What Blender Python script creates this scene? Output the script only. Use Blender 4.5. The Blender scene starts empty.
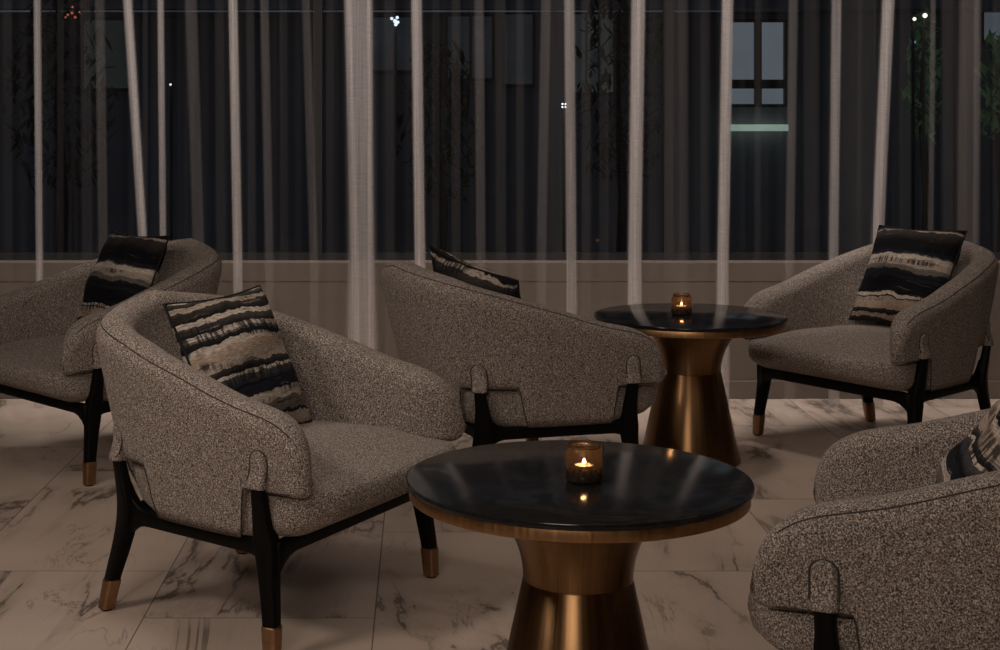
import bpy, bmesh, math, random
from mathutils import Vector, Matrix
from math import sin, cos, pi, sqrt, exp, radians

random.seed(7)
S = bpy.context.scene
COL = S.collection

# ------------------------------------------------------------------ camera frame
F, PX, PY, H = 1500.0, 422.5, 114.0, 1.35

def X_at(px, d):
    return (px - PX) / F * d

def Z_at(py, d):
    return H - (py - PY) / F * d

# ------------------------------------------------------------------ helpers
def tag(o, label=None, cat=None, group=None, kind=None):
    if label: o['label'] = label
    if cat: o['category'] = cat
    if group: o['group'] = group
    if kind: o['kind'] = kind
    return o

def empty(name, loc=(0, 0, 0), rz=0.0):
    o = bpy.data.objects.new(name, None)
    o.empty_display_size = .1
    o.location = loc
    o.rotation_euler = (0, 0, rz)
    COL.objects.link(o)
    return o

def obj(name, bm, mat, parent=None, smooth=True, angle=None):
    bmesh.ops.recalc_face_normals(bm, faces=bm.faces[:])
    me = bpy.data.meshes.new(name)
    bm.to_mesh(me)
    bm.free()
    if smooth:
        me.polygons.foreach_set('use_smooth', [True] * len(me.polygons))
        if angle is not None:
            me.set_sharp_from_angle(angle=angle)
    me.materials.append(mat)
    o = bpy.data.objects.new(name, me)
    COL.objects.link(o)
    if parent is not None:
        o.parent = parent
    return o

def copy_tree(o, parent=None):
    c = o.copy()
    COL.objects.link(c)
    c.parent = parent
    for ch in list(o.children):
        copy_tree(ch, c)
    return c

def add_box(bm, x0, x1, y0, y1, z0, z1, bevel=0.0, segs=2):
    r = bmesh.ops.create_cube(bm, size=1.0)
    vs = r['verts']
    for v in vs:
        v.co = Vector(((x0 + x1) / 2 + v.co.x * (x1 - x0), (y0 + y1) / 2 + v.co.y * (y1 - y0), (z0 + z1) / 2 + v.co.z * (z1 - z0)))
    if bevel > 0:
        es = list({e for v in vs for e in v.link_edges})
        bmesh.ops.bevel(bm, geom=es, offset=bevel, segments=segs, affect='EDGES', profile=.5)

def loft(bm, rings, cap0=True, cap1=True, closed_loop=False):
    """rings: list of lists of points (all equal length), consecutive rings bridged."""
    R = [[bm.verts.new(p) for p in ring] for ring in rings]
    n = len(R[0])
    m = len(R)
    for i in range(m if closed_loop else m - 1):
        a, b = R[i], R[(i + 1) % m]
        for j in range(n):
            k = (j + 1) % n
            bm.faces.new((a[j], a[k], b[k], b[j]))
    if not closed_loop:
        for flag, ring in ((cap0, R[0]), (cap1, R[-1])):
            if flag:
                c = bm.verts.new(sum((v.co for v in ring), Vector()) / n)
                for j in range(n):
                    bm.faces.new((ring[j], ring[(j + 1) % n], c))
    return R

def lathe(bm, prof, n=64, cx=0, cy=0, closed=False):
    """prof: list of (r, z). Radii of 0 become poles."""
    rings = []
    for r, z in prof:
        if r < 1e-6:
            rings.append([bm.verts.new((cx, cy, z))])
        else:
            rings.append([bm.verts.new((cx + r * cos(2 * pi * k / n), cy + r * sin(2 * pi * k / n), z)) for k in range(n)])
    seq = list(zip(rings, rings[1:]))
    if closed:
        seq.append((rings[-1], rings[0]))
    for a, b in seq:
        for k in range(n):
            j = (k + 1) % n
            if len(a) == 1 and len(b) == 1:
                continue
            if len(a) == 1:
                bm.faces.new((a[0], b[k], b[j]))
            elif len(b) == 1:
                bm.faces.new((a[k], a[j], b[0]))
            else:
                bm.faces.new((a[k], a[j], b[j], b[k]))

def tube(bm, pts, r, n=10, cap=True):
    pts = [Vector(p) for p in pts]
    rings = []
    for i, p in enumerate(pts):
        t = (pts[min(i + 1, len(pts) - 1)] - pts[max(i - 1, 0)]).normalized()
        up = Vector((0, 0, 1)) if abs(t.z) < .9 else Vector((1, 0, 0))
        a = t.cross(up).normalized()
        b = a.cross(t)
        rr = r[i] if isinstance(r, (list, tuple)) else r
        rings.append([p + a * rr * cos(2 * pi * k / n) + b * rr * sin(2 * pi * k / n) for k in range(n)])
    loft(bm, rings, cap, cap)

def rrect(w, d, r, n=4):
    """rounded rectangle outline, w along x, d along y"""
    r = min(r, w / 2 * .98, d / 2 * .98)
    out = []
    for cx, cy, a0 in ((w / 2 - r, d / 2 - r, 0), (-w / 2 + r, d / 2 - r, pi / 2), (-w / 2 + r, -d / 2 + r, pi), (w / 2 - r, -d / 2 + r, 1.5 * pi)):
        for k in range(n + 1):
            a = a0 + pi / 2 * k / n
            out.append((cx + r * cos(a), cy + r * sin(a)))
    return out

def smooth01(t):
    t = max(0.0, min(1.0, t))
    return t * t * (3 - 2 * t)

def lerp(a, b, t):
    return a + (b - a) * t

def catmull(P, t):
    """P list of vectors, t in [0, len-1]"""
    n = len(P) - 1
    i = min(int(t), n - 1)
    f = t - i
    p1, p2 = P[i], P[i + 1]
    p0 = P[i - 1] if i > 0 else p1 * 2 - p2
    p3 = P[i + 2] if i + 2 <= n else p2 * 2 - p1
    return .5 * ((2 * p1) + (p2 - p0) * f + (2 * p0 - 5 * p1 + 4 * p2 - p3) * f * f + (3 * p1 - p0 - 3 * p2 + p3) * f ** 3)

# ------------------------------------------------------------------ materials
class NT:
    def __init__(self, name):
        self.m = bpy.data.materials.new(name)
        self.m.use_nodes = True
        self.t = self.m.node_tree
        self.t.nodes.clear()
        self.out = self.n('ShaderNodeOutputMaterial')
    def n(self, kind, **kw):
        nd = self.t.nodes.new(kind)
        for k, v in kw.items():
            if k.startswith('i_'):
                nd.inputs[k[2:].replace('_', ' ')].default_value = v
            else:
                setattr(nd, k, v)
        return nd
    def l(self, a, b):
        self.t.links.new(a, b)
    def math(self, op, a, b=None, c=None, clamp=False):
        nd = self.n('ShaderNodeMath', operation=op, use_clamp=clamp)
        for i, v in enumerate((a, b, c)):
            if v is None: continue
            if isinstance(v, (int, float)): nd.inputs[i].default_value = v
            else: self.l(v, nd.inputs[i])
        return nd.outputs[0]
    def ramp(self, fac, stops, interp='LINEAR'):
        nd = self.n('ShaderNodeValToRGB')
        cr = nd.color_ramp
        cr.interpolation = interp
        while len(cr.elements) < len(stops):
            cr.elements.new(.5)
        for e, (p, c) in zip(cr.elements, stops):
            e.position = p
            e.color = (c[0], c[1], c[2], 1) if not isinstance(c, (int, float)) else (c, c, c, 1)
        self.l(fac, nd.inputs[0])
        return nd.outputs[0]
    def noise(self, vec, scale, detail=2, rough=.5, dist=0.0):
        nd = self.n('ShaderNodeTexNoise')
        nd.inputs['Scale'].default_value = scale
        nd.inputs['Detail'].default_value = detail
        nd.inputs['Roughness'].default_value = rough
        nd.inputs['Distortion'].default_value = dist
        if vec is not None: self.l(vec, nd.inputs['Vector'])
        return nd.outputs['Fac']
    def mix(self, fac, a, b, blend='MIX'):
        nd = self.n('ShaderNodeMix', data_type='RGBA', blend_type=blend)
        for sock, v in ((nd.inputs['Factor'], fac), (nd.inputs['A'], a), (nd.inputs['B'], b)):
            if isinstance(v, (int, float)): sock.default_value = v
            elif isinstance(v, tuple): sock.default_value = (v[0], v[1], v[2], 1)
            else: self.l(v, sock)
        # colour sockets share names; resolve them
        return nd.outputs['Result'] if nd.outputs['Result'].type == 'RGBA' else nd.outputs[2]
    def coord(self, which='Object'):
        return self.n('ShaderNodeTexCoord').outputs[which]
    def xyz(self, vec):
        nd = self.n('ShaderNodeSeparateXYZ')
        self.l(vec, nd.inputs[0])
        return nd.outputs
    def comb(self, x, y, z):
        nd = self.n('ShaderNodeCombineXYZ')
        for i, v in enumerate((x, y, z)):
            if isinstance(v, (int, float)): nd.inputs[i].default_value = v
            else: self.l(v, nd.inputs[i])
        return nd.outputs[0]
    def bsdf(self, color=None, rough=.5, metal=0.0, normal=None, **kw):
        b = self.n('ShaderNodeBsdfPrincipled')
        if isinstance(color, tuple): b.inputs['Base Color'].default_value = (*color[:3], 1)
        elif color is not None: self.l(color, b.inputs['Base Color'])
        if isinstance(rough, (int, float)): b.inputs['Roughness'].default_value = rough
        else: self.l(rough, b.inputs['Roughness'])
        b.inputs['Metallic'].default_value = metal
        if normal is not None: self.l(normal, b.inputs['Normal'])
        for k, v in kw.items():
            b.inputs[k.replace('_', ' ')].default_value = v
        return b
    def bump(self, h, strength=.3, dist=.002):
        nd = self.n('ShaderNodeBump')
        nd.inputs['Strength'].default_value = strength
        nd.inputs['Distance'].default_value = dist
        self.l(h, nd.inputs['Height'])
        return nd.outputs[0]
    def done(self, shader):
        self.l(shader.outputs[0] if hasattr(shader, 'outputs') else shader, self.out.inputs[0])
        return self.m

def mat_plain(name, color, rough=.6, metal=0.0, var=.12, scale=8):
    t = NT(name)
    c = t.coord()
    f = t.noise(c, scale, 3)
    k = t.ramp(f, [(.3, tuple(v * (1 - var) for v in color)), (.7, tuple(v * (1 + var) for v in color))])
    return t.done(t.bsdf(k, rough, metal))

def mat_tweed():
    t = NT('tweed_upholstery')
    c = t.coord()
    f1 = t.noise(c, 290, 2, .6)
    f2 = t.noise(c, 600, 1, .5)
    f3 = t.noise(c, 120, 2, .6)
    s = t.math('ADD', t.math('MULTIPLY', f1, .6), t.math('MULTIPLY', f2, .4))
    k = t.ramp(s, [(.37, (.026, .020, .017)), (.44, (.10, .081, .067)), (.51, (.25, .208, .176)), (.585, (.52, .45, .39)), (.66, (.84, .75, .67))])
    tone = t.ramp(f3, [(.3, (.82, .82, .82)), (.7, (1.1, 1.1, 1.1))])
    k2 = t.mix(1.0, k, tone, 'MULTIPLY')
    nb = t.bump(s, .55, .004)
    b = t.bsdf(k2, .95, 0, nb)
    b.inputs['Specular IOR Level'].default_value = .1
    b.inputs['Sheen Weight'].default_value = .12
    b.inputs['Sheen Roughness'].default_value = .5
    b.inputs['Sheen Tint'].default_value = (.9, .82, .75, 1)
    return t.done(b)

def mat_blackwood():
    t = NT('black_stained_wood')
    c = t.coord()
    x = t.xyz(c)
    f = t.noise(t.comb(t.math('MULTIPLY', x[0], 60), t.math('MULTIPLY', x[1], 60), t.math('MULTIPLY', x[2], 6)), 1, 3)
    k = t.ramp(f, [(.3, (.0016, .0015, .0014)), (.7, (.0034, .003, .0028))])
    return t.done(t.bsdf(k, .5, Specular_IOR_Level=.14))

def mat_brass(name, color, rough=.3, aniso=.0, streak=True):
    t = NT(name)
    c = t.coord()
    x = t.xyz(c)
    ang = t.math('ARCTAN2', x[1], x[0])
    f = t.noise(t.comb(t.math('MULTIPLY', ang, 40), 0, t.math('MULTIPLY', x[2], 1.2)) if streak else c, 1 if streak else 90, 4)
    k = t.ramp(f, [(.3, tuple(v * .82 for v in color)), (.7, tuple(v * 1.12 for v in color))])
    r = t.ramp(f, [(.3, rough * .85), (.7, rough * 1.15)])
    b = t.bsdf(k, r, 1.0)
    if aniso:
        tg = t.n('ShaderNodeTangent', direction_type='RADIAL', axis='Z')
        t.l(tg.outputs[0], b.inputs['Tangent'])
        b.inputs['Anisotropic'].default_value = aniso
        b.inputs['Anisotropic Rotation'].default_value = .25
    return t.done(b)

def mat_stone():
    t = NT('black_stone')
    c = t.coord()
    d = t.noise(c, 3.5, 5, .6, 1.2)
    f = t.noise(c, 40, 3, .6)
    v = t.math('ABSOLUTE', t.math('SUBTRACT', d, .5))
    base = t.ramp(f, [(.3, (.0085, .0085, .0088)), (.7, (.017, .017, .0172))])
    vein = t.ramp(v, [(0, (.014, .014, .014)), (.015, (.006, .006, .006)), (.05, (0, 0, 0))])
    k = t.mix(1.0, base, vein, 'ADD')
    r = t.ramp(t.noise(c, 12, 4, .6), [(.3, .10), (.7, .14)])
    return t.done(t.bsdf(k, r, 0, Specular_IOR_Level=.24))

def mat_floor():
    t = NT('marble_floor_tiles')
    p = t.n('ShaderNodeNewGeometry').outputs['Position']
    x = t.xyz(p)
    W, L, X0, Y0 = .62, 1.24, -.128, 4.845
    u = t.math('DIVIDE', t.math('SUBTRACT', x[0], X0), W)
    col = t.math('FLOOR', u)
    fu = t.math('FRACT', u)
    v = t.math('DIVIDE', t.math('ADD', t.math('SUBTRACT', x[1], Y0), t.math('MULTIPLY', col, L / 3)), L)
    row = t.math('FLOOR', v)
    fv = t.math('FRACT', v)
    du = t.math('MULTIPLY', t.math('MINIMUM', fu, t.math('SUBTRACT', 1.0, fu)), W)
    dv = t.math('MULTIPLY', t.math('MINIMUM', fv, t.math('SUBTRACT', 1.0, fv)), L)
    edge = t.math('MINIMUM', du, dv)
    grout = t.math('LESS_THAN', edge, .0019)
    # every tile its own piece of marble
    ox = t.math('ADD', t.math('MULTIPLY', col, 3.71), t.math('MULTIPLY', row, 1.37))
    oy = t.math('ADD', t.math('MULTIPLY', row, 5.13), t.math('MULTIPLY', col, .77))
    q = t.comb(t.math('ADD', x[0], ox), t.math('ADD', x[1], oy), 0)
    # veins run on a slant
    rot = t.n('ShaderNodeMapping')
    rot.inputs['Rotation'].default_value = (0, 0, radians(28))
    rot.inputs['Scale'].default_value = (1.9, .62, 1)
    t.l(q, rot.inputs['Vector'])
    w = rot.outputs[0]
    a = t.noise(w, .75, 8, .62, .7)
    b = t.noise(w, 2.0, 8, .64, .8)
    m = t.noise(q, 2.3, 2, .5)
    va = t.math('ABSOLUTE', t.math('SUBTRACT', a, .5))
    vb = t.math('ABSOLUTE', t.math('SUBTRACT', b, .47))
    mask = t.ramp(m, [(.50, 0.0), (.62, 1.0)])
    s1 = t.math('MULTIPLY', t.ramp(va, [(0, 1.0), (.005, .9), (.012, .28), (.06, 0.0)]), t.ramp(m, [(.36, 0.0), (.54, 1.0)]))
    s2 = t.math('MULTIPLY', t.ramp(vb, [(0, .85), (.003, .6), (.009, .12), (.03, 0.0)]), mask)
    vein = t.math('MAXIMUM', s1, s2)
    cloud = t.ramp(t.noise(q, 3.0, 3, .5), [(.3, (.54, .435, .352)), (.7, (.61, .495, .405))])
    k = t.mix(t.math('MULTIPLY', vein, .88), cloud, (.085, .064, .050))
    k = t.mix(grout, k, (.20, .158, .128))
    r = t.math('ADD', t.math('MULTIPLY', grout, .4), .30)
    return t.done(t.bsdf(k, r, 0, Specular_IOR_Level=.3))

def mat_pillow(name, seed, dark=0.0):
    """woven ikat stripes: ragged bands of black, navy, cream, sand"""
    t = NT(name)
    c = t.coord()
    x = t.xyz(c)
    jag = t.noise(t.comb(t.math('ADD', t.math('MULTIPLY', x[0], 42), seed * 3.1), t.math('MULTIPLY', x[1], 5), seed), 1, 4, .65)
    wob = t.noise(t.comb(t.math('ADD', t.math('MULTIPLY', x[0], 7), seed * 9.7), t.math('MULTIPLY', x[1], 9), seed * 2), 1, 3, .6)
    yy = t.math('ADD', x[1], t.math('ADD', t.math('MULTIPLY', t.math('SUBTRACT', jag, .5), .013), t.math('MULTIPLY', t.math('SUBTRACT', wob, .5), .055)))
    g = t.math('ADD', t.math('DIVIDE', yy, .46), .5)
    blk, nav, crm, snd, gry, tan = (.006, .006, .007), (.013, .016, .024), (.60, .52, .43), (.42, .345, .275), (.13, .118, .106), (.44, .335, .25)
    rnd = random.Random(seed)
    stops, pos = [], 0.0
    if dark:
        stops = [(0, blk), (.07, snd), (.10, blk), (.14, tan), (.20, snd), (.235, blk), (.25, crm), (.275, blk), (.42, nav), (.45, blk), (.50, gry), (.54, snd), (.60, crm), (.645, gry), (.66, nav), (.69, blk), (.80, blk), (.91, snd), (.93, blk)]
    else:
        stops = [(0, blk), (.07, tan), (.11, snd), (.15, blk), (.17, gry), (.24, crm), (.29, nav), (.36, blk), (.38, nav), (.44, crm), (.46, blk), (.50, snd), (.56, tan), (.61, crm), (.645, blk), (.68, gry), (.70, crm), (.735, blk), (.80, crm), (.83, blk), (.89, snd), (.92, blk), (.955, crm), (.97, blk)]
    stops = stops[:31]
    k = t.ramp(g, stops, 'CONSTANT')
    k2 = t.ramp(g, stops, 'LINEAR')
    k = t.mix(.12, k, k2)
    st = t.noise(t.comb(t.math('MULTIPLY', x[0], 6), t.math('MULTIPLY', yy, 120), seed + 11), 1, 3, .6)
    k = t.mix(t.ramp(st, [(.30, .85), (.42, 0.0)]), k, blk)
    k = t.mix(t.ramp(st, [(.62, 0.0), (.74, .7)]), k, crm if not dark else gry)
    # rows of dark warp ticks in the pale bands, and brushed flecks
    tick = t.ramp(t.noise(t.comb(t.math('MULTIPLY', x[0], 120), t.math('MULTIPLY', x[1], 14), seed), 1, 2), [(.44, 0.0), (.54, 1.0)])
    zone = t.ramp(t.noise(t.comb(t.math('MULTIPLY', x[0], 3.5), t.math('MULTIPLY', x[1], 16), seed + 4), 1, 1), [(.53, 0.0), (.60, 1.0)])
    k = t.mix(t.math('MULTIPLY', t.math('MULTIPLY', tick, zone), .85), k, (.011, .012, .016))
    fl = t.ramp(t.noise(t.comb(t.math('MULTIPLY', x[0], 60), t.math('MULTIPLY', x[1], 420), seed), 1, 2), [(.35, (.6, .6, .6)), (.65, (1.25, 1.25, 1.25))])
    k = t.mix(1.0, k, fl, 'MULTIPLY')
    nb = t.bump(t.noise(c, 300, 2), .3, .002)
    return t.done(t.bsdf(k, .9, 0, nb, Specular_IOR_Level=.15))

def mat_curtain():
    t = NT('sheer_voile')
    at = t.n('ShaderNodeAttribute', attribute_name='gather')
    g = at.outputs['Fac']
    p = t.n('ShaderNodeNewGeometry').outputs['Position']
    x = t.xyz(p)
    weave = t.noise(t.comb(t.math('MULTIPLY', x[0], 25), t.math('MULTIPLY', x[1], 25), t.math('MULTIPLY', x[2], 420)), 1, 2, .7)
    thread = t.noise(t.comb(t.math('MULTIPLY', x[0], 170), 0, t.math('MULTIPLY', x[2], 1.2)), 1, 2, .7)
    wv = t.ramp(weave, [(.3, .86), (.7, 1.12)])
    th = t.ramp(thread, [(.3, .74), (.7, 1.18)])
    alpha = t.math('MULTIPLY', t.math('MULTIPLY', g, wv), th, clamp=True)
    k = (.90, .835, .80)
    df = t.n('ShaderNodeBsdfDiffuse')
    df.inputs[0].default_value = (*k, 1)
    tr = t.n('ShaderNodeBsdfTranslucent')
    tr.inputs[0].default_value = (*k, 1)
    cl = t.n('ShaderNodeMixShader')
    cl.inputs[0].default_value = .25
    t.l(df.outputs[0], cl.inputs[1]); t.l(tr.outputs[0], cl.inputs[2])
    tp = t.n('ShaderNodeBsdfTransparent')
    mx = t.n('ShaderNodeMixShader')
    t.l(alpha, mx.inputs[0]); t.l(tp.outputs[0], mx.inputs[1]); t.l(cl.outputs[0], mx.inputs[2])
    return t.done(mx)

def mat_glass():
    t = NT('window_glass')
    fr = t.n('ShaderNodeFresnel')
    fr.inputs[0].default_value = 1.22
    tp = t.n('ShaderNodeBsdfTransparent')
    tp.inputs[0].default_value = (.80, .84, .88, 1)
    gl = t.n('ShaderNodeBsdfGlossy')
    gl.inputs['Roughness'].default_value = .02
    mx = t.n('ShaderNodeMixShader')
    t.l(fr.outputs[0], mx.inputs[0]); t.l(tp.outputs[0], mx.inputs[1]); t.l(gl.outputs[0], mx.inputs[2])
    return t.done(mx)

def mat_votive():
    t = NT('mercury_glass')
    c = t.coord()
    x = t.xyz(c)
    mott = t.noise(c, 130, 4, .7)
    hz = t.n('ShaderNodeMapRange')
    hz.inputs['From Min'].default_value = .006; hz.inputs['From Max'].default_value = .040
    hz.inputs['To Min'].default_value = 1.25; hz.inputs['To Max'].default_value = .42
    t.l(x[2], hz.inputs[0])
    cov = t.math('ADD', hz.outputs[0], t.math('MULTIPLY', t.math('SUBTRACT', mott, .5), 2.6), clamp=True)
    tp = t.n('ShaderNodeBsdfTransparent')
    tp.inputs[0].default_value = (.90, .76, .62, 1)
    b = t.bsdf((.05, .036, .026), .2, .3)
    tl = t.n('ShaderNodeBsdfTranslucent')
    tl.inputs[0].default_value = (.20, .13, .08, 1)
    m0 = t.n('ShaderNodeMixShader')
    m0.inputs[0].default_value = .16
    t.l(b.outputs[0], m0.inputs[1]); t.l(tl.outputs[0], m0.inputs[2])
    mx = t.n('ShaderNodeMixShader')
    t.l(cov, mx.inputs[0]); t.l(tp.outputs[0], mx.inputs[1]); t.l(m0.outputs[0], mx.inputs[2])
    return t.done(mx)

def mat_emit(name, color, strength):
    t = NT(name)
    e = t.n('ShaderNodeEmission')
    e.inputs[0].default_value = (*color, 1)
    e.inputs[1].default_value = strength
    return t.done(e)

def mat_glow(name, color, strength, scale=2.0, var=.4, stretch=(1, 1, 1)):
    t = NT(name)
    c = t.coord()
    x = t.xyz(c)
    f = t.noise(t.comb(*[t.math('MULTIPLY', x[i], stretch[i]) for i in range(3)]), scale, 3)
    k = t.ramp(f, [(.3, tuple(v * (1 - var) for v in color)), (.7, tuple(v * (1 + var) for v in color))])
    e = t.n('ShaderNodeEmission')
    t.l(k, e.inputs[0])
    e.inputs[1].default_value = strength
    return t.done(e)

M = dict(
    tweed=mat_tweed(), wood=mat_blackwood(),
    ferrule=mat_brass('brass_ferrule_metal', (.36, .215, .12), .42, streak=False),
    brass=mat_brass('brushed_bronze', (.235, .135, .062), .32, aniso=.75),
    rim=mat_brass('brushed_bronze_rim', (.44, .25, .115), .38),
    stone=mat_stone(), floor=mat_floor(), curtain=mat_curtain(), glass=mat_glass(), votive=mat_votive(),
    seam=mat_plain('dark_seam_thread', (.045, .036, .031), .95),
    wall=mat_plain('warm_plaster', (.165, .132, .104), .85, var=.04, scale=3),
    ceiling=mat_plain('ceiling_paint', (.35, .31, .28), .9, var=.03),
    blackcord=mat_plain('black_cord', (.008, .008, .008), .9),
    darkwall=mat_plain('dark_panelling', (.06, .048, .04), .7),
    dark=mat_plain('dark_window_metal', (.012, .012, .013), .5),
    sill=mat_plain('sill_board', (.46, .39, .33), .8, var=.05),
    alu=mat_plain('tealight_tin', (.6, .55, .5), .35, 1.0),
    wire=mat_plain('dark_bronze_wire', (.16, .10, .06), .35, 1.0),
    ground=mat_plain('night_paving', (.13, .138, .15), .8, var=.3, scale=1.5),
    facade=mat_plain('night_facade', (.24, .255, .28), .85, var=.2, scale=.8),
    bark=mat_plain('dark_bark', (.02, .017, .014), .9),
    leaf=mat_plain('night_foliage', (.02, .03, .018), .8, var=.5, scale=6),
)
t_ = NT('candle_wax')
wb = t_.bsdf((.9, .72, .5), .5)
wb.inputs['Emission Color'].default_value = (1, .66, .36, 1)
wb.inputs['Emission Strength'].default_value = 3.5
M['wax'] = t_.done(wb)
M['flame'] = mat_emit('candle_flame', (1.0, .72, .44), 45)

# ------------------------------------------------------------------ armchair
TOPC = [(.430, .402), (.428, .22), (.416, .02), (.384, -.20), (.292, -.400), (0, -.485)]
BOTC = [(.388, .385), (.386, .22), (.372, .05), (.333, -.13), (.225, -.255), (0, -.295)]
def sym(C):
    return [Vector((x, y)) for x, y in C] + [Vector((-x, y)) for x, y in reversed(C[:-1])]
TOPP, BOTP = sym(TOPC), sym(BOTC)
NP_ = len(TOPP) - 1
# arc length table of the upper contour
_N = 800
_tab = [catmull(TOPP, NP_ * i / _N) for i in range(_N + 1)]
_len = [0.0]
for i in range(_N):
    _len.append(_len[-1] + (_tab[i + 1] - _tab[i]).length)
LTOT = _len[-1]
def t_at(s):
    s = max(0, min(LTOT, s))
    lo, hi = 0, _N
    while hi - lo > 1:
        m = (lo + hi) // 2
        if _len[m] <= s: lo = m
        else: hi = m
    f = (s - _len[lo]) / max(1e-9, _len[hi] - _len[lo])
    return NP_ * (lo + f) / _N

ZB0 = .278
def table(T, q):
    for (a, va), (b, vb) in zip(T, T[1:]):
        if q <= b:
            V = [Vector((v, 0)) for _, v in T]
            k = [p for p, _ in T].index(a)
            return catmull(V, k + (q - a) / (b - a)).x
    return T[-1][1]
TOPZ = [(0, .604), (.16, .622), (.42, .702), (.70, .786), (1.0, .834)]
def top_z(s):
    e = min(s, LTOT - s)               # distance from the nearer arm end
    z = table(TOPZ, e / (LTOT / 2))
    R = .16
    if e < R:
        z -= (R - sqrt(max(0, R * R - (R - e) ** 2))) * .88
    return z
ARMZ = .406
def bot_z(s):
    e = min(s, LTOT - s)
    a = smooth01((e - .200) / .024)     # the outer panel drops behind the front leg
    b = smooth01((e - .575) / .024)     # lifts again ahead of the rear leg
    c = smooth01((e - .83) / .05)       # and drops once more across the back
    return ARMZ - a * (ARMZ - ZB0) + b * .135 - c * .135

def outer_pt(s, z):
    t = t_at(s)
    pt, pb = catmull(TOPP, t), catmull(BOTP, t)
    f = max(0, min(1.12, (z - ZB0) / (.80 - ZB0)))
    return pb + (pt - pb) * (f ** .60)
def normal_at(s):
    t = t_at(s)
    tan = (catmull(TOPP, min(NP_, t + .02)) - catmull(TOPP, max(0, t - .02))).normalized()
    n = Vector((tan.y, -tan.x))
    if n.dot(catmull(TOPP, t) - Vector((0, .15))) < 0: n = -n
    return n

N_OUT, N_TOP = 12, 12
def section(s):
    n = normal_at(s)
    e = min(s, LTOT - s)
    zt, zb = top_z(s), bot_z(s)
    back = smooth01((e - .35) / .45)
    th_top = lerp(.112, .108, back)
    RO, RI = .045, .135
    ko = 1.0 if e >= RO else max(.0, sqrt(max(0.0, 1 - ((RO - e) / RO) ** 2)))
    ki = 1.0 if e >= RI else max(.02, sqrt(max(0.0, 1 - ((RI - e) / RI) ** 2)))
    zb2, zt2 = zb + (1 - ko) * .03, zt - (1 - ko) * .012
    def thick(z):
        return lerp(.085, th_top, smooth01((z - ZB0) / .3)) + back * .05 * smooth01((.72 - z) / .30)
    rb = .014
    rt = th_top * .5
    zo0 = zb2 + rb
    zo1 = max(zt2 - rt, zo0 + .004)
    ring = []
    for i in range(N_OUT + 1):                      # outer face upward
        z = lerp(zo0, zo1, i / N_OUT)
        ring.append((outer_pt(s, z), z, 0.0))
    o1, t1 = outer_pt(s, zo1), thick(zo1)
    for i in range(1, N_TOP):                       # rounded crown
        a = pi * i / N_TOP
        ca, sa = cos(a), sin(a)
        sx = (1 - (abs(ca) ** 0.80) * (1 if ca > 0 else -1)) / 2
        ring.append((o1, zo1 + (zt2 - zo1) * abs(sa) ** .85, sx * t1))
    zi0 = max(zb2 + rb, .40) if e > .2 else zo0
    zi0 = min(zi0, zo1 - .002)
    for i in range(11):                             # inner face downward
        z = lerp(zo1, zi0, i / 10)
        ring.append((outer_pt(s, z), z, thick(z)))
    q0, q1 = outer_pt(s, zo0), outer_pt(s, zi0) - n * thick(zi0)
    for i in range(1, 6):                           # underside
        a = i / 6
        ring.append((q1.lerp(q0, a), lerp(zi0, zo0, a) - rb * sin(pi * a), None))
    pts = []
    ref = outer_pt(s, lerp(zo0, zo1, .5))
    for q, z, d in ring:
        p = q - n * d if d is not None else q
        dd = d if d is not None else max(0.0, (q0 - q).dot(n))
        # the inner side of the arm end rounds over to the outer side
        p = p + n * (dd * (1 - ki)) - n * ((1 - ko) * .035 * (1 - min(1, dd / .11)))
        pts.append(Vector((p.x, p.y, z)))
    return pts

def shell_bm():
    bm = bmesh.new()
    ss = [.14 * (1 - cos(pi / 2 * i / 26)) for i in range(26)]
    ss += [.14 + (LTOT - .28) * i / 280 for i in range(281)]
    ss += [LTOT - .14 * (1 - cos(pi / 2 * i / 26)) for i in range(25, -1, -1)]
    loft(bm, [section(x) for x in ss])
    return bm

def piping_bm():
    bm = bmesh.new()
    pts = []
    for i in range(181):
        x = lerp(.055, LTOT - .055, i / 180)
        r = section(x)
        p = r[N_OUT + 3]
        pts.append(p)
    tube(bm, pts, .0017, 6)
    return bm

def lower_seam_bm():
    bm = bmesh.new()
    pts = [section(lerp(.05, LTOT - .05, i / 480))[0] for i in range(481)]
    tube(bm, pts, .0021, 6)
    return bm

def rounded_poly(P, rads, n=8):
    out = []
    m = len(P)
    for i in range(m):
        p, a, b = Vector(P[i]), Vector(P[i - 1]), Vector(P[(i + 1) % m])
        u, v = (a - p).normalized(), (b - p).normalized()
        r = rads[i]
        p1, p2 = p + u * r, p + v * r
        for k in range(n + 1):
            f = k / n
            q = (1 - f) ** 2 * p1 + 2 * f * (1 - f) * p + f * f * p2
            out.append(q)
    # even out
    dense = []
    for i in range(len(out)):
        a, b = out[i], out[(i + 1) % len(out)]
        d = (b - a).length
        k = max(1, int(d / .03))
        for j in range(k):
            dense.append(a.lerp(b, j / k))
    return dense

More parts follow.
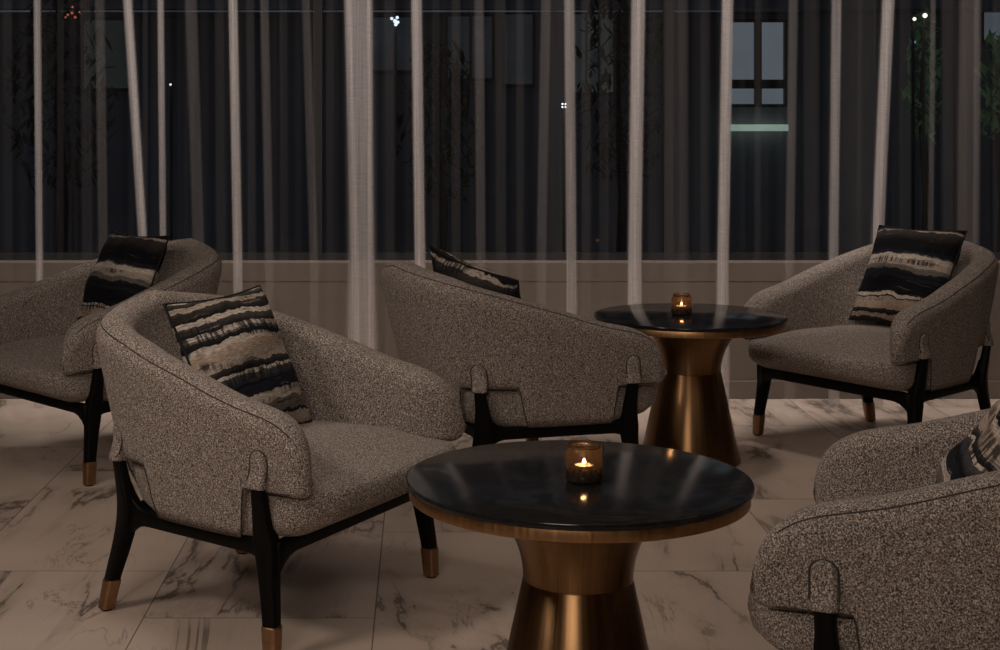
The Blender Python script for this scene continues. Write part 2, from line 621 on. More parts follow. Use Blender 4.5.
def seat_bm():
    bm = bmesh.new()
    lv = [(.270, .060), (.273, .034), (.284, .014), (.306, .006), (.340, .006), (.375, .008), (.400, .012), (.418, .022), (.431, .046), (.441, .085), (.450, .13), (.457, .19), (.462, .26), (.465, .33)]
    c = Vector((0, .06))
    smin = .10
    rings = []
    for z, ins in lv:
        ring = []
        zq = min(z, .40)
        ns = 60
        side = [outer_pt(lerp(smin, LTOT - smin, i / ns), zq) - normal_at(lerp(smin, LTOT - smin, i / ns)) * .009 for i in range(ns + 1)]
        a, b = side[-1], side[0]         # left front, right front
        yf = .338 + .092 * smooth01((z - .255) / .115) ** .8
        front = []
        R = yf - a.y
        for k in range(1, 9):
            t = pi / 2 * k / 9
            front.append(Vector((a.x + R * (1 - cos(t)) * .95, a.y + R * sin(t))))
        xl, xr = a.x + R * .95, b.x - R * .95
        for k in range(15):
            u = k / 14
            front.append(Vector((lerp(xl, xr, u), yf + .010 * sin(pi * u))))
        for k in range(8, 0, -1):
            t = pi / 2 * k / 9
            front.append(Vector((b.x - R * (1 - cos(t)) * .95, b.y + R * sin(t))))
        for q in side + front:
            d = q - c
            f = max(.05, (d.length - ins) / d.length)
            p = c + d * f
            zz = z - .020 * smooth01((p.y - .1) / .25) * smooth01((z - .40) / .05)
            zz += .026 * smooth01((p.y - .16) / .12) * smooth01((.36 - z) / .08)
            ring.append(Vector((p.x, p.y, zz)))
        rings.append(ring)
    loft(bm, rings)
    return bm

def sweep_leg(path, cap0=True, cap1=True):
    """path: (x, y, z, w, d, rot, corner) """
    bm = bmesh.new()
    rings = []
    for x, y, z, w, d, rot, r in path:
        cr, sr = cos(rot), sin(rot)
        rings.append([Vector((x + a * cr - b * sr, y + a * sr + b * cr, z)) for a, b in rrect(w, d, r, 3)])
    loft(bm, rings, cap0, cap1)
    return bm

FRONT = [(.392, .283, 0.0), (.389, .279, .085), (.381, .268, .17), (.377, .261, .23), (.377, .257, .275), (.385, .254, .32), (.398, .253, .37), (.410, .254, .43), (.413, .250, .49)]
FW = [(.032, .036), (.036, .040), (.040, .045), (.044, .052), (.046, .060), (.040, .052), (.032, .042), (.028, .038), (.026, .036)]
REAR = [(.305, -.338, 0.0), (.302, -.318, .085), (.300, -.290, .17), (.300, -.272, .23), (.301, -.262, .275), (.305, -.264, .32), (.311, -.274, .37), (.316, -.284, .43), (.318, -.289, .48)]
RW = [(.034, .036), (.036, .042), (.040, .050), (.042, .058), (.044, .066), (.040, .058), (.032, .044), (.028, .038), (.026, .036)]

def interp_path(P, Wd, n=26):
    V = [Vector(p) for p in P]
    W3 = [Vector((w[0], w[1], 0)) for w in Wd]
    out = []
    m = len(P) - 1
    for i in range(n + 1):
        t = m * i / n
        p, w = catmull(V, t), catmull(W3, t)
        out.append((p, w))
    return out

def leg_parts(front, side):
    P, Wd = (FRONT, FW) if front else (REAR, RW)
    rot = (0.05 if front else -.45) * side
    full = interp_path(P, Wd)
    rows = [(side * p.x, p.y, p.z, w.x, w.y, rot, .009) for p, w in full]
    body = sweep_leg([r for r in rows if .078 <= r[2] <= (.446 if front else .436)])
    fer = []
    for z, g in ((0.004, -.002), (.006, .0015), (.08, .0022), (.085, .0022), (.087, 0)):
        t = z / .085
        a, b = Vector(P[0]), Vector(P[1])
        wa, wb = Vector(Wd[0] + (0,)), Vector(Wd[1] + (0,))
        p, w = a.lerp(b, t), wa.lerp(wb, t)
        fer.append((side * p.x, p.y, z, w.x + 2 * g, w.y + 2 * g, rot, .009))
    ferr = sweep_leg(fer)
    foot = sweep_leg([(fer[0][0], fer[0][1], z, fer[0][3] * .86, fer[0][4] * .86, rot, .008) for z in (0.0, .006)])
    # fabric sleeve over the top of the leg, lying on the outer panel
    zs, zt = (.428, .520) if front else (.418, .508)
    ctr = catmull([Vector(p) for p in P], 7.0)
    best = min((i / 400 * LTOT * .5 for i in range(401)), key=lambda q: (outer_pt(q, .45) - Vector((ctr.x, ctr.y))).length)
    sl = best if side > 0 else LTOT - best
    n = normal_at(sl)
    tg = Vector((-n.y, n.x))
    leg0 = Vector((side * ctr.x, ctr.y))
    def row(z, half):
        lay = smooth01((z - zs) / (.055 if front else .075))
        q = outer_pt(sl, z) + n * .0075
        a = (leg0 + n * .021).lerp(q, lay)
        w = .044
        ring = []
        for x, y in rrect(2 * half, w, .011, 3):
            p = a - n * (w / 2) + tg * x + n * y
            ring.append(Vector((p.x, p.y, z)))
        edge = [a + tg * (half + .0015) - n * .0075, a - tg * (half + .0015) - n * .0075]
        return ring, [Vector((p.x, p.y, z)) for p in edge]
    rows_, ea, eb = [], [], []
    HW = .0255
    for i in range(15):
        z = lerp(zs, zt - HW, i / 14)
        rg, ed = row(z, HW)
        rows_.append(rg)
        if lerp(0, 1, i / 14) > .25: ea.append(ed[0]); eb.append(ed[1])
    for i in range(1, 10):
        a = pi / 2 * i / 9.5
        rg, ed = row(zt - HW + HW * sin(a), HW * cos(a))
        rows_.append(rg); ea.append(ed[0]); eb.append(ed[1])
    sleeve = bmesh.new()
    loft(sleeve, rows_)
    seam = bmesh.new()
    tube(seam, ea + eb[::-1], .0022, 6)
    return body, ferr, foot, sleeve, seam

def rail_bm(p0, p1, up0, up1, dn0, dn1):
    """curved-gusset rail between two leg positions; up/dn are the gusset heights at its two ends"""
    bm = bmesh.new()
    a, b = Vector(p0), Vector(p1)
    d = (b - a)
    L = d.length
    t = d.normalized()
    n = Vector((-t.y, t.x))
    rings = []
    N = 30
    for i in range(N + 1):
        s = L * i / N
        p = a + t * s
        ga = max(0, 1 - s / .085) ** 2.2
        gb = max(0, 1 - (L - s) / .085) ** 2.2
        zt = .291 + up0 * ga + up1 * gb
        zb = .250 - dn0 * ga - dn1 * gb
        hw = .013
        rings.append([Vector((p.x + n.x * x, p.y + n.y * x, (zt + zb) / 2 + y)) for x, y in rrect(2 * hw, zt - zb, .006, 2)])
    loft(bm, rings)
    return bm

def make_chair():
    root = empty('armchair')
    sh = obj('backrest', shell_bm(), M['tweed'], root)
    obj('piping', piping_bm(), M['seam'], sh)
    obj('lower_seam', lower_seam_bm(), M['seam'], sh)
    obj('seat', seat_bm(), M['tweed'], root)
    fl, fr, rl, rr = (-.377, .280), (.377, .280), (-.300, -.262), (.300, -.262)
    obj('front_rail', rail_bm(fl, fr, .0, .0, .045, .045), M['wood'], root)
    obj('side_rail', rail_bm(fr, rr, .02, .065, .05, .045), M['wood'], root)
    obj('side_rail', rail_bm(fl, rl, .02, .065, .05, .045), M['wood'], root)
    obj('rear_rail', rail_bm(rl, rr, .0, .0, .03, .03), M['wood'], root)
    for front in (True, False):
        for side in (1, -1):
            body, ferr, foot, sleeve, seam = leg_parts(front, side)
            lg = obj('leg', body, M['wood'], root, angle=radians(50))
            fe = obj('ferrule', ferr, M['ferrule'], lg, angle=radians(50))
            fe['label'] = 'brass ferrule on the foot of the leg'
            obj('foot_glide', foot, M['wood'], lg)
            sl = obj('fabric_sleeve', sleeve, M['tweed'], lg)
            obj('sleeve_seam', seam, M['seam'], lg)
            sl['label'] = 'tweed sleeve over the top of the black leg'
    return root

CH = [  # x, y, facing degrees, label
    (-.417, 4.18, -30.3, 'grey tweed armchair in the left foreground with its whole seat visible, facing the front table'),
    (-1.28, 5.93, 224.0, 'grey tweed armchair cut off by the left edge of the photo, behind the foreground chair'),
    (.328, 5.43, 23.1, 'grey tweed armchair seen from its outer side in the middle, facing the rear table'),
    (1.867, 6.15, 214.9, 'grey tweed armchair at the right by the curtain, facing the rear table'),
    (1.144, 3.07, 156.8, 'grey tweed armchair in the right foreground corner, only its two arms in view'),
]
proto = None
for i, (x, y, a, lab) in enumerate(CH):
    c = make_chair() if i == 0 else copy_tree(proto)
    if i == 0: proto = c
    c.location = (x, y, 0)
    c.rotation_euler = (0, 0, radians(a - 90))
    tag(c, lab, 'armchair', 'grey tweed lounge armchairs')

# ------------------------------------------------------------------ cushions
def pillow_bm(sz=.45, T=.085, seed=1):
    bm = bmesh.new()
    N = 36
    rnd = random.Random(seed)
    ph = [rnd.uniform(0, 6.28) for _ in range(8)]
    grids = []
    for sgn in (1, -1):
        g = []
        for j in range(N + 1):
            row = []
            for i in range(N + 1):
                u, v = -1 + 2 * i / N, -1 + 2 * j / N
                # sides draw in between the pointed corners
                x = u * (1 - .075 * (1 - v * v) ** 1.2) * sz / 2
                y = v * (1 - .075 * (1 - u * u) ** 1.2) * sz / 2
                h = ((1 - abs(u) ** 2.3) * (1 - abs(v) ** 2.3)) ** .55
                w = .006 * sin(5 * u + ph[0] + 2 * v) + .005 * sin(7 * v + ph[1] - 3 * u) + .004 * sin(11 * u * v + ph[2])
                z = sgn * (h * T + w * h ** .6) + .014 * sin(2.2 * u + ph[3]) * v * .6
                row.append(Vector((x, y, z)))
            g.append(row)
        grids.append(g)
    top = [[bm.verts.new(p) for p in r] for r in grids[0]]
    bot = [[top[j][i] if i in (0, N) or j in (0, N) else bm.verts.new(grids[1][j][i]) for i in range(N + 1)] for j in range(N + 1)]
    for j in range(N):
        for i in range(N):
            bm.faces.new((top[j][i], top[j][i + 1], top[j + 1][i + 1], top[j + 1][i]))
            bm.faces.new((bot[j][i], bot[j + 1][i], bot[j + 1][i + 1], bot[j][i + 1]))
    return bm

def pillow_edge_bm(sz=.45, seed=1):
    bm = bmesh.new()
    rnd = random.Random(seed)
    ph = [rnd.uniform(0, 6.28) for _ in range(8)]
    pts = []
    def P(u, v):
        return Vector((u * (1 - .075 * (1 - v * v) ** 1.2) * sz / 2, v * (1 - .075 * (1 - u * u) ** 1.2) * sz / 2, .014 * sin(2.2 * u + ph[3]) * v * .6))
    n = 24
    for k in range(n): pts.append(P(-1 + 2 * k / n, -1))
    for k in range(n): pts.append(P(1, -1 + 2 * k / n))
    for k in range(n): pts.append(P(1 - 2 * k / n, 1))
    for k in range(n): pts.append(P(-1, 1 - 2 * k / n))
    rings = []
    m = len(pts)
    for i, p in enumerate(pts):
        t = (pts[(i + 1) % m] - pts[i - 1]).normalized()
        b = Vector((0, 0, 1))
        a = t.cross(b).normalized()
        rings.append([p + (a * cos(2 * pi * k / 6) + b * sin(2 * pi * k / 6)) * .0035 for k in range(6)])
    loft(bm, rings, closed_loop=True)
    return bm

def place_pillow(chair, lx, ly, lz, lean, yaw, roll, seed, dark, lab, sz=.44, T=.085):
    """local pillow: face normal = +Z, up = +Y.  In the chair: the face looks along the chair's front."""
    x, y, a, _ = CH[chair]
    Mch = Matrix.Translation((x, y, 0)) @ Matrix.Rotation(radians(a - 90), 4, 'Z')
    # stand up: local Y -> chair Z, local Z -> chair +Y (front), local X -> chair -X ... keep right-handed
    stand = Matrix(((-1, 0, 0, 0), (0, 0, 1, 0), (0, 1, 0, 0), (0, 0, 0, 1)))
    R = Matrix.Rotation(radians(yaw), 4, 'Z') @ Matrix.Rotation(radians(lean), 4, 'X') @ stand @ Matrix.Rotation(radians(roll), 4, 'Z')
    o = obj('cushion', pillow_bm(sz, T, seed), mat_pillow('striped_weave_' + 'abcdefgh'[seed], seed, dark))
    e = obj('edge_piping', pillow_edge_bm(sz, seed), M['blackcord'], o)
    o.matrix_world = Mch @ Matrix.Translation((lx, ly, lz)) @ R
    tag(o, lab, 'cushion', 'striped scatter cushions')
    return o

place_pillow(0, .016, -.098, .638, 24, 0, 1, 1, 0, 'black and cream striped cushion leaning in the left foreground armchair')
place_pillow(1, .090, -.165, .655, 22, 0, 0, 2, 1, 'dark striped cushion in the armchair at the left edge of the photo')
place_pillow(2, -.03, -.110, .632, 26, 14, 15, 3, 1, 'dark striped cushion peeking over the back of the middle armchair')
place_pillow(3, .0, -.190, .672, 25, 0, 0, 4, 1, 'black striped cushion in the right-hand armchair by the curtain')
place_pillow(4, .07, -.05, .640, 38, 0, 0, 5, 0, 'striped cushion cut off by the right edge, in the right foreground armchair')

# ------------------------------------------------------------------ tables
TR, TZ = .373, .566
def make_table():
    root = empty('round_table')
    bm = bmesh.new()
    z1, th = TZ, .014
    lathe(bm, [(0, z1 - th), (TR - .004, z1 - th), (TR - .001, z1 - th + .002), (TR, z1 - th + .004), (TR, z1 - .004), (TR - .0015, z1 - .001), (TR - .005, z1), (0, z1)], 128)
    obj('tabletop', bm, M['stone'], root, angle=radians(35))
    bm = bmesh.new()
    z1 = TZ - .014
    lathe(bm, [(0, z1 - .026), (TR - .012, z1 - .026), (TR - .008, z1 - .024), (TR - .007, z1 - .002), (TR - .008, z1), (0, z1)], 128)
    r = obj('rim', bm, M['rim'], root, angle=radians(35))
    r['label'] = 'bronze band under the black stone top'
    # flared neck then straight cone
    bm = bmesh.new()
    z0 = TZ - .04
    zw = .350
    prof = [(0, z0)]
    for i in range(21):
        z = lerp(z0, zw, i / 20)
        prof.append((.1185 + 2.6 * (z - zw) ** 2, z))
    prof += [(0, zw)]
    lathe(bm, prof, 96)
    obj('pedestal_neck', bm, M['brass'], root, angle=radians(35))
    bm = bmesh.new()
    lathe(bm, [(0, zw), (.117, zw), (.1195, zw - .003), (.1925, .010), (.1935, .004), (.1915, 0), (0, 0)], 96)
    obj('pedestal_base', bm, M['brass'], root, angle=radians(35))
    return root

T1 = (X_at(578, 3.238), 3.238)
T2 = (X_at(690, 5.853), 5.853)
tb = make_table()
tb.location = (T1[0], T1[1], 0)
tag(tb, 'round black stone table on a bronze hourglass pedestal in the foreground', 'table', 'round pedestal tables')
tb2 = copy_tree(tb)
tb2.location = (T2[0], T2[1], 0)
tag(tb2, 'round black table with bronze pedestal behind the middle armchair, near the curtain', 'table', 'round pedestal tables')

# ------------------------------------------------------------------ candle holders
def make_votive():
    bm = bmesh.new()
    o = [(0, 0), (.032, 0), (.037, .002), (.0398, .007), (.0402, .020), (.0402, .044), (.0398, .055), (.0385, .062), (.0355, .068), (.0325, .0715), (.0318, .0745), (.0330, .079), (.0335, .0805)]
    i_ = [(.0318, .0805), (.0302, .0745), (.0308, .071), (.0340, .067), (.0368, .061), (.0380, .054), (.0382, .044), (.0382, .024), (.034, .019), (0, .018)]
    lathe(bm, o + i_, 48)
    v = obj('candle_holder', bm, M['votive'])
    bm = bmesh.new()
    pts = [(.0332 * cos(2 * pi * k / 32), .0332 * sin(2 * pi * k / 32), .0735 + .0012 * sin(3 * k)) for k in range(32)]
    R = []
    for k in range(32):
        p = Vector(pts[k]); t = (Vector(pts[(k + 1) % 32]) - Vector(pts[k - 1])).normalized()
        b = Vector((0, 0, 1)); a = t.cross(b).normalized()
        R.append([p + (a * cos(2 * pi * q / 6) + b * sin(2 * pi * q / 6)) * .0014 for q in range(6)])
    loft(bm, R, closed_loop=True)
    tube(bm, [(.033, 0, .0745), (.037, -.004, .0745), (.041, -.006, .070), (.0425, -.004, .065), (.0428, .001, .063), (.0415, .005, .066), (.038, .006, .071), (.033, .004, .0745)], .0014, 6)
    w = obj('wire_collar', bm, M['wire'], v)
    w['label'] = 'twisted wire collar with a small loop'
    return v

def make_tealight():
    root = empty('tealight')
    bm = bmesh.new()
    lathe(bm, [(0, .0185), (.0205, .0185), (.0210, .019), (.0210, .035), (.0203, .035), (.0203, .020), (0, .020)], 32)
    obj('tin_cup', bm, M['alu'], root)
    bm = bmesh.new()
    lathe(bm, [(0, .0202), (.0200, .0202), (.0200, .0335), (.012, .0328), (0, .0326)], 32)
    wx = obj('wax', bm, M['wax'], root)
    bm = bmesh.new()
    tube(bm, [(0, 0, .0325), (.0003, 0, .037), (.001, 0, .040)], .0007, 6)
    obj('wick', bm, M['dark'], root)
    bm = bmesh.new()
    prof = [(0, .0365)] + [(.0042 * sin(pi * (i / 10) ** .65) ** .9, .0365 + .012 * i / 10) for i in range(1, 10)] + [(0, .0485)]
    lathe(bm, prof, 16)
    obj('flame', bm, M['flame'], root)
    return root

VZ = TZ + .0005
V1 = (X_at(584, 3.205), 3.205, VZ)
V2 = (X_at(681.5, 5.86), 5.86, VZ)
v = make_votive(); v.location = V1; v.rotation_euler = (0, 0, .2)
tag(v, 'amber mercury glass candle holder on the foreground table', 'candle holder', 'glass candle holders')
v2 = copy_tree(v); v2.location = V2; v2.rotation_euler = (0, 0, -.3)
tag(v2, 'amber mercury glass candle holder on the rear table by the curtain', 'candle holder', 'glass candle holders')
tl = make_tealight(); tl.location = V1
tag(tl, 'lit tealight inside the candle holder on the foreground table', 'candle', 'lit tealights')
tl2 = copy_tree(tl); tl2.location = V2
tag(tl2, 'lit tealight inside the candle holder on the rear table', 'candle', 'lit tealights')

# ------------------------------------------------------------------ room shell
YW = 7.12           # inner face of the window wall
XL, XR, YB, ZC = -3.6, 4.2, -1.6, 2.85
SILL = Z_at(262.5, YW)
def struct(name, bm, mat, **k):
    o = obj(name, bm, mat, None, smooth=False)
    return tag(o, kind='structure')
bm = bmesh.new(); add_box(bm, XL, XR, YB, YW + .25, -.10, 0); struct('floor', bm, M['floor'])
bm = bmesh.new(); add_box(bm, XL, XR, YB, YW + .25, ZC, ZC + .1); struct('ceiling', bm, M['ceiling'])
bm = bmesh.new(); add_box(bm, XL - .1, XL, YB, YW + .25, 0, ZC); struct('wall_left', bm, M['darkwall'])
bm = bmesh.new(); add_box(bm, XR, XR + .1, YB, YW + .25, 0, ZC); struct('wall_right', bm, M['darkwall'])
bm = bmesh.new(); add_box(bm, XL, XR, YB - .1, YB, 0, ZC); struct('wall_front', bm, M['darkwall'])
bm = bmesh.new()
add_box(bm, XL, XR, YW, YW + .25, 0, SILL - .09)
add_box(bm, XL, XR, YW, YW + .25, 2.62, ZC)
struct('wall_back', bm, M['wall'])
bm = bmesh.new(); add_box(bm, XL, XR, YW - .002, YW + .25, SILL - .09, SILL, .002); struct('trim_1', bm, M['wall'])
bm = bmesh.new(); add_box(bm, XL, XR, YW - .014, YW, 0, .085, .003); struct('baseboard_back', bm, M['wall'])
# window: frame members and one pane behind the curtain
wroot = empty('window_1', (0, YW + .14, 0)); tag(wroot, kind='structure')
bm = bmesh.new()
add_box(bm, XL, XR, -.03, .03, SILL, SILL + .035)
add_box(bm, XL, XR, -.03, .03, 2.57, 2.62)
for px in (-130, 318, 668, 960, 1230):
    x = X_at(px, YW + .14)
    add_box(bm, x - .022, x + .022, -.03, .03, SILL + .035, 2.57)
f = obj('window_frame', bm, M['dark'], wroot, smooth=False)
bm = bmesh.new(); add_box(bm, XL, XR, -.004, .004, SILL + .02, 2.60)
obj('window_pane', bm, M['glass'], wroot, smooth=False)

# ------------------------------------------------------------------ sheer curtain
YC = 6.90
# (x at photo row 0, x at row 260, width in photo px, cover)
FOLDS = [
    (-60, -58, 16, .5), (-25, -24, 10, .3), (8, 9, 8, .12), (36.5, 39, 6.5, .62), (60, 60, 7, .10), (85, 87, 10, .17), (100, 103, 9, .26),
    (128, 145, 8.5, .80), (146, 146, 6, .12), (161.5, 164, 6, .62), (191, 199, 11, .26), (219, 221, 9, .13), (233, 238, 8.5, .76),
    (250, 252, 8, .14), (264, 269, 8, .30), (283, 284, 8, .13), (306, 314, 8, .26), (330, 330, 8, .12), (348, 355, 7, .45), (359, 362, 25, .50), (370, 371, 5, .45),
    (390, 391, 10, .13), (416.5, 420, 10, .80), (436, 436, 7, .13), (456, 456, 9, .17), (479, 481, 9, .30), (500, 501, 10, .15), (520, 520, 8, .12),
    (545.5, 541, 9, .30), (556, 553, 20, .15), (569, 571, 10, .50), (586, 586, 9, .15), (604, 604, 9, .12), (638, 634.5, 13, .80), (655, 655, 12, .12), (675, 675, 22, .19), (683, 684, 10, .15),
    (704, 704, 9, .13), (726.5, 722, 11, .82), (758, 757, 7, .10), (793, 789, 9, .36), (812, 812, 16, .12), (837, 834, 9, .46), (850, 850, 22, .13), (866, 864, 18, .16),
    (887, 876, 12, .78), (905, 905, 10, .10), (932, 929, 5, .34), (948, 948, 14, .17), (969, 966, 22, .32), (977, 975, 8, .30), (1000, 1000, 12, .13), (1026, 1025, 12, .6), (1060, 1060, 14, .3), (1100, 1098, 12, .7)]
def fold_x(fd, z):
    row = PY + (H - z) / YC * F
    k = row / 260.0
    if k > 1: k = 1 + (k - 1) * .35
    return X_at(fd[0] + (fd[1] - fd[0]) * k, YC)

def curtain_bm(xa, xb, step=.0042):
    bm = bmesh.new()
    lay = bm.verts.layers.float.new('gather')
    nx = int((xb - xa) / step)
    zs = [.012 + (2.80 - .012) * (i / 46) for i in range(47)]
    rows = []
    for z in zs:
        row = []
        fx = [(fold_x(fd, z), fd[2] / F * YC, fd[3]) for fd in FOLDS]
        low = smooth01((.75 - z) / .75)
        for i in range(nx + 1):
            x = xa + (xb - xa) * i / nx
            d = .012 * sin(x * 7.1 + .6 * z) + .008 * sin(x * 17.3 + 1.3 - .5 * z)
            g = .013 + .006 * sin(x * 61 + 1.1 * sin(x * 13)) + .004 * sin(x * 143 + 2 * sin(x * 29))
            tr = 1 - g
            for cx, w, c in fx:
                q = (x - cx) / (w * (.5 + .12 * low))
                if abs(q) < 2.5:
                    cov = c * (1 if c > .4 else .24 if c < .2 else .42) / (1 + abs(q) ** 14)
                    tr *= 1 - cov
                    d -= (.55 * w + .012) * c * exp(-q * q * .9)
            g = 1 - tr
            vv = bm.verts.new((x, YC + d - .01 * low, z))
            vv[lay] = max(.006, min(.95, g))
            row.append(vv)
        rows.append(row)
    for a, b in zip(rows, rows[1:]):
        for i in range(nx):
            bm.faces.new((a[i], a[i + 1], b[i + 1], b[i]))
    return bm
for xa, xb, lab in ((X_at(-330, YC), X_at(149, YC), 'sheer grey curtain panel at the left, behind the left-edge armchair'),
                    (X_at(149.5, YC), X_at(871, YC), 'wide sheer grey curtain panel across the middle of the window'),
                    (X_at(871.5, YC), X_at(1215, YC), 'sheer grey curtain panel at the right, behind the right-hand armchair')):
    o = obj('sheer_curtain', curtain_bm(xa, xb), M['curtain'])
    tag(o, lab, 'curtain', 'sheer floor-length curtains')
# track the panels hang from
bm = bmesh.new(); add_box(bm, XL + .05, XR - .05, YC - .02, YC + .02, 2.80, 2.85, .003)
struct('trim_2', bm, M['dark'])

# ------------------------------------------------------------------ night outside
GZ = -.12
bm = bmesh.new(); add_box(bm, -14, 16, YW + .25, 34, GZ - .2, GZ)
tag(obj('ground', bm, M['ground'], None, smooth=False), kind='structure')

DB = 15.0
b = empty('building', (X_at(480, DB), DB, GZ))
tag(b, 'dark building across the street behind the curtain, with pale lit windows', 'building')
bx0 = b.location.x
bm = bmesh.new(); add_box(bm, X_at(-200, DB) - bx0, X_at(1120, DB) - bx0, .1, 3.0, 0, 4.6); obj('facade', bm, M['facade'], b, smooth=False)
def win(name, x0, x1, y0, y1, color, strength, bars=(), var=.3):
    bm = bmesh.new()
    X0, X1, Z0, Z1 = X_at(x0, DB) - bx0, X_at(x1, DB) - bx0, Z_at(y1, DB) - GZ, Z_at(y0, DB) - GZ
    t = .03
    for bb in ((X0 - t, X1 + t, Z0 - t, Z0), (X0 - t, X1 + t, Z1, Z1 + t), (X0 - t, X0, Z0, Z1), (X1, X1 + t, Z0, Z1)):
        add_box(bm, bb[0], bb[1], .02, .1, bb[2], bb[3])
    for kind, p, w in bars:
        if kind == 'v': add_box(bm, X_at(p - w / 2, DB) - bx0, X_at(p + w / 2, DB) - bx0, .03, .1, Z0, Z1)
        else: add_box(bm, X0, X1, .03, .1, Z_at(p + w / 2, DB) - GZ, Z_at(p - w / 2, DB) - GZ)
    fr = obj('window', bm, M['dark'], b, smooth=False)
    bm = bmesh.new(); add_box(bm, X0, X1, .08, .095, Z0, Z1)
    obj('pane', bm, mat_glow(name, color, strength, 1.6, var), fr, smooth=False)
GREY = (.50, .55, .60)
win('pane_glow_a', 82, 128, 20, 88, (.42, .48, .45), .030)
win('pane_glow_b', 372, 412, 17, 70, (.45, .5, .58), .030)
win('pane_glow_c', 448, 492, 16, 78, (.45, .5, .55), .028, [('v', 471, 3)])
win('pane_glow_d', 505, 533, 14, 84, (.45, .5, .52), .034)
win('pane_glow_e', 572, 614, 14, 92, (.48, .55, .53), .045, [('v', 587, 2), ('v', 600, 2)])
win('pane_glow_f', 730, 785, 22, 104, (.55, .60, .64), .20, [('v', 759, 7), ('h', 84, 9)], .12)
win('pane_glow_g', 985, 1030, -8, 40, (.55, .62, .66), .12)
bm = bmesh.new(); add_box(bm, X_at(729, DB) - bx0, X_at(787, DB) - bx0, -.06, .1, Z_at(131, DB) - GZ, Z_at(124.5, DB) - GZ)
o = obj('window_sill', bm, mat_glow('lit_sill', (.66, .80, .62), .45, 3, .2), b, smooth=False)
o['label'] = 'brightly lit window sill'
# canopy edge over the whole front
bm = bmesh.new(); add_box(bm, X_at(-200, DB) - bx0, X_at(1120, DB) - bx0, -.5, .1, Z_at(12, DB) - GZ, Z_at(3, DB) - GZ)
obj('canopy', bm, M['facade'], b, smooth=False)
bm = bmesh.new(); add_box(bm, X_at(-200, DB) - bx0, X_at(720, DB) - bx0, -.53, -.5, Z_at(15.5, DB) - GZ, Z_at(14, DB) - GZ)
obj('canopy_edge', bm, mat_glow('canopy_edge_light', (.5, .55, .62), .07, 3, .6), b, smooth=False)

def tree(px, d, h, r, lab, name, leafmat, n=420, seed=1, lo=.35):
    rnd = random.Random(seed)
    x = X_at(px, d)
    root = empty(name, (x, d, GZ))
    bm = bmesh.new()
    tube(bm, [(0, 0, 0), (.03, 0, h * .3), (-.02, .02, h * .6), (0, 0, h * .9)], [.05, .042, .03, .012], 8)
    obj('trunk', bm, M['bark'], root)
    bm = bmesh.new()
    for _ in range(n):
        a, u = rnd.uniform(0, 2 * pi), rnd.random()
        zz = h * (lo + (1 - lo) * u)
        rr = r * sqrt(rnd.random()) * (1 - abs(2 * u - .9) ** 2 * .55)
        p = Vector((rr * cos(a), rr * sin(a), zz))
        s = rnd.uniform(.05, .11)
        R = Matrix.Rotation(rnd.uniform(0, 6.28), 3, 'Z') @ Matrix.Rotation(rnd.uniform(-1.2, 1.2), 3, 'X')
        q = [bm.verts.new(p + R @ Vector(c)) for c in ((-s * .3, 0, 0), (0, -s, 0), (s * .3, 0, 0), (0, s, 0))]
        bm.faces.new(q)
    obj('crown', bm, leafmat, root, smooth=False)
    return root
tag(tree(620, 12.5, 2.6, .42, '', 'tree', M['leaf'], 520, 3), 'dark tree outside the window against a pale lit pane', 'tree')
tag(tree(60, 12.0, 2.5, .45, '', 'tree', M['leaf'], 460, 5), 'dark leafy tree outside at the far left', 'tree')
tag(tree(440, 13.0, 2.1, .40, '', 'tree', M['leaf'], 420, 6), 'dark tree outside right of the cool white lamp', 'tree')
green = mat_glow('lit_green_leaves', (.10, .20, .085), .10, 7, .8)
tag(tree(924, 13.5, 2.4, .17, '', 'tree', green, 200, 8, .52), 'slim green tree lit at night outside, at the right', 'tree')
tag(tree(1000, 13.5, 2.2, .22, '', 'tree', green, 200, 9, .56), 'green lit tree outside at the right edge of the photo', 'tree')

def lamp(px, py, d, r, color, st, lab, sub=None):
    x, z = X_at(px, d), Z_at(py, d)
    root = empty('garden_lamp', (x, d, GZ))
    bm = bmesh.new()
    tube(bm, [(0, .03, 0), (0, .03, z - GZ - r * .5)], .012, 8)
    obj('post', bm, M['dark'], root)
    gm = mat_emit('lamp_glow', color, st)
    for dx, dz, rr in (sub or [(0, 0, 1)]):
        bm = bmesh.new()
        g = bmesh.ops.create_icosphere(bm, subdivisions=2, radius=r * rr)
        bmesh.ops.translate(bm, verts=g['verts'], vec=(dx * r, 0, z - GZ + dz * r))
        obj('bulb', bm, gm, root)
    tag(root, lab, 'lamp', 'lamps in the dark outside')
lamp(395, 21, 11, .015, (.85, .92, 1.0), 1.6, 'cluster of cool white bulbs outside, near the top centre-left', [(0, 0, 1), (-1.6, 1.2, .8), (1.1, 1.7, .8), (.4, -1.7, .9), (1.4, -.6, .8)])
lamp(72, 13, 11, .013, (1.0, .20, .10), .5, 'small cluster of red bulbs outside, at the upper left', [(0, 0, .8), (-2.4, -1, .7), (.3, 3.4, .7), (4.2, .5, .6), (1.8, -2.4, .8), (-3.6, -2.4, .6)])
lamp(914.5, 19, 11.5, .014, (1.0, .80, .62), 3.0, 'left of two warm white lamps outside at the upper right')
lamp(925, 15.5, 11.5, .018, (1.0, .82, .64), 3.2, 'right of two warm white lamps outside at the upper right')
lamp(914, 42, 12.6, .014, (.25, .45, 1.0), 1.2, 'small blue light outside, below the warm white lamps')
lamp(564, 105.5, 11, .007, (.95, .98, 1.0), 2.5, 'group of four tiny white lights outside, near the middle', [(-1.6, 1.6, 1), (1.6, 1.6, 1), (-1.6, -1.6, 1), (1.6, -1.6, 1)])
lamp(170.5, 84.5, 11, .008, (.9, .95, 1.0), 2.0, 'single tiny white light outside, at the left')

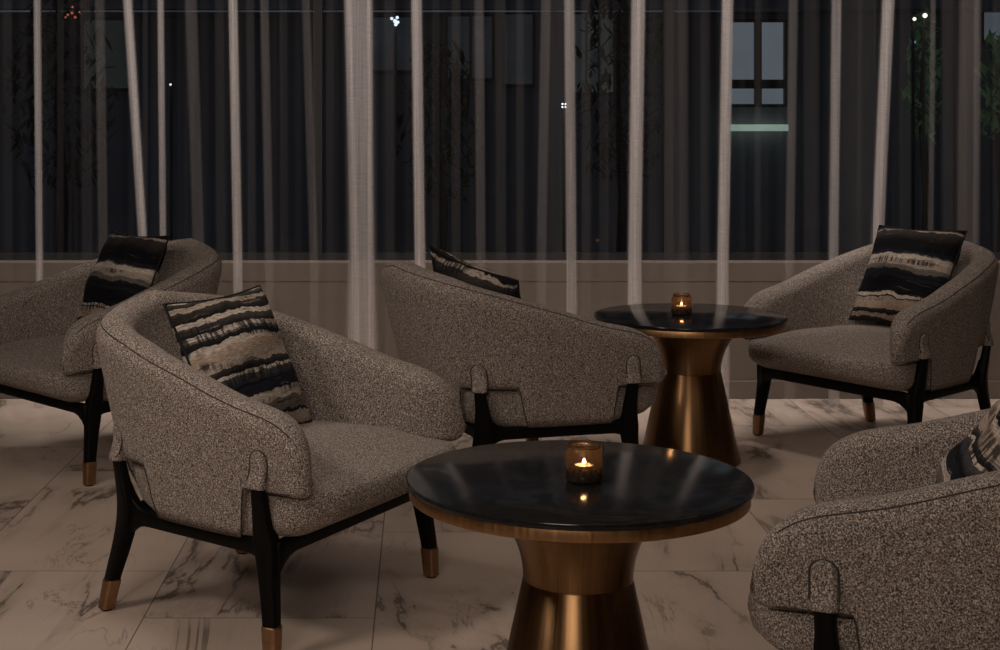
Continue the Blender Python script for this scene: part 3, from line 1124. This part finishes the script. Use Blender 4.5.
# ------------------------------------------------------------------ light
def area(name, loc, size, energy, color, target=None, sy=None, spread=None):
    L = bpy.data.lights.new(name, 'AREA')
    L.energy = energy
    L.color = color
    L.size = size
    if sy:
        L.shape = 'RECTANGLE'; L.size_y = sy
    if spread: L.spread = spread
    o = bpy.data.objects.new(name, L)
    o.location = loc
    if target is not None:
        o.rotation_euler = (Vector(target) - Vector(loc)).to_track_quat('-Z', 'Y').to_euler()
    COL.objects.link(o)
    return o
WARM = (1.0, .855, .765)
area('ceiling_wash', (.3, 3.4, 2.82), 4.2, 19, WARM, (.3, 3.4, 0), 3.4)
area('curtain_wash', (.4, 6.50, 2.82), 5.5, 13, (1.0, .90, .86), (.4, 6.85, .9), .12, radians(46))
area('downlight_right', (1.5, 5.7, 2.80), .25, 1.8, WARM, (1.55, 6.1, 0), spread=radians(80))
area('downlight_left', (-1.0, 4.2, 2.80), .3, 2, WARM, (-.4, 4.1, 0), spread=radians(100))
area('left_fill', (-2.3, 2.3, 2.75), .7, 13, WARM, (-.45, 4.1, .35), .7, radians(110))  # added fill to brighten the left foreground armchair's near side, no real fixture
area('bar_glow', (-1.1, -1.2, 2.8), 1.6, 64, WARM, (.2, 4.2, .3), .3)

for nm, p, e in (('candle_glow_front', V1, .11), ('candle_glow_rear', V2, .15)):
    L = bpy.data.lights.new(nm, 'POINT')
    L.energy = e
    L.color = (1.0, .66, .38)
    L.shadow_soft_size = .006
    o = bpy.data.objects.new(nm, L)
    o.location = (p[0], p[1], p[2] + .056)
    COL.objects.link(o)

w = bpy.data.worlds.new('night_sky')
S.world = w
w.use_nodes = True
bg = w.node_tree.nodes['Background']
bg.inputs[0].default_value = (.41, .5, .66, 1)
bg.inputs[1].default_value = .045

# ------------------------------------------------------------------ camera
cam = bpy.data.cameras.new('camera')
cam.sensor_fit = 'HORIZONTAL'
cam.sensor_width = 36
cam.lens = 36 * F / 1000
cam.shift_x = (500 - PX) / 1000
cam.shift_y = -(325 - PY) / 1000
co = bpy.data.objects.new('camera', cam)
co.location = (0, 0, H)
co.rotation_euler = (pi / 2, 0, 0)
COL.objects.link(co)
S.camera = co

S.view_settings.view_transform = 'Standard'
S.view_settings.look = 'None'
S.cycles.use_denoising = True
S.cycles.max_bounces = 8
S.cycles.transparent_max_bounces = 16
S.cycles.sample_clamp_indirect = 3.0
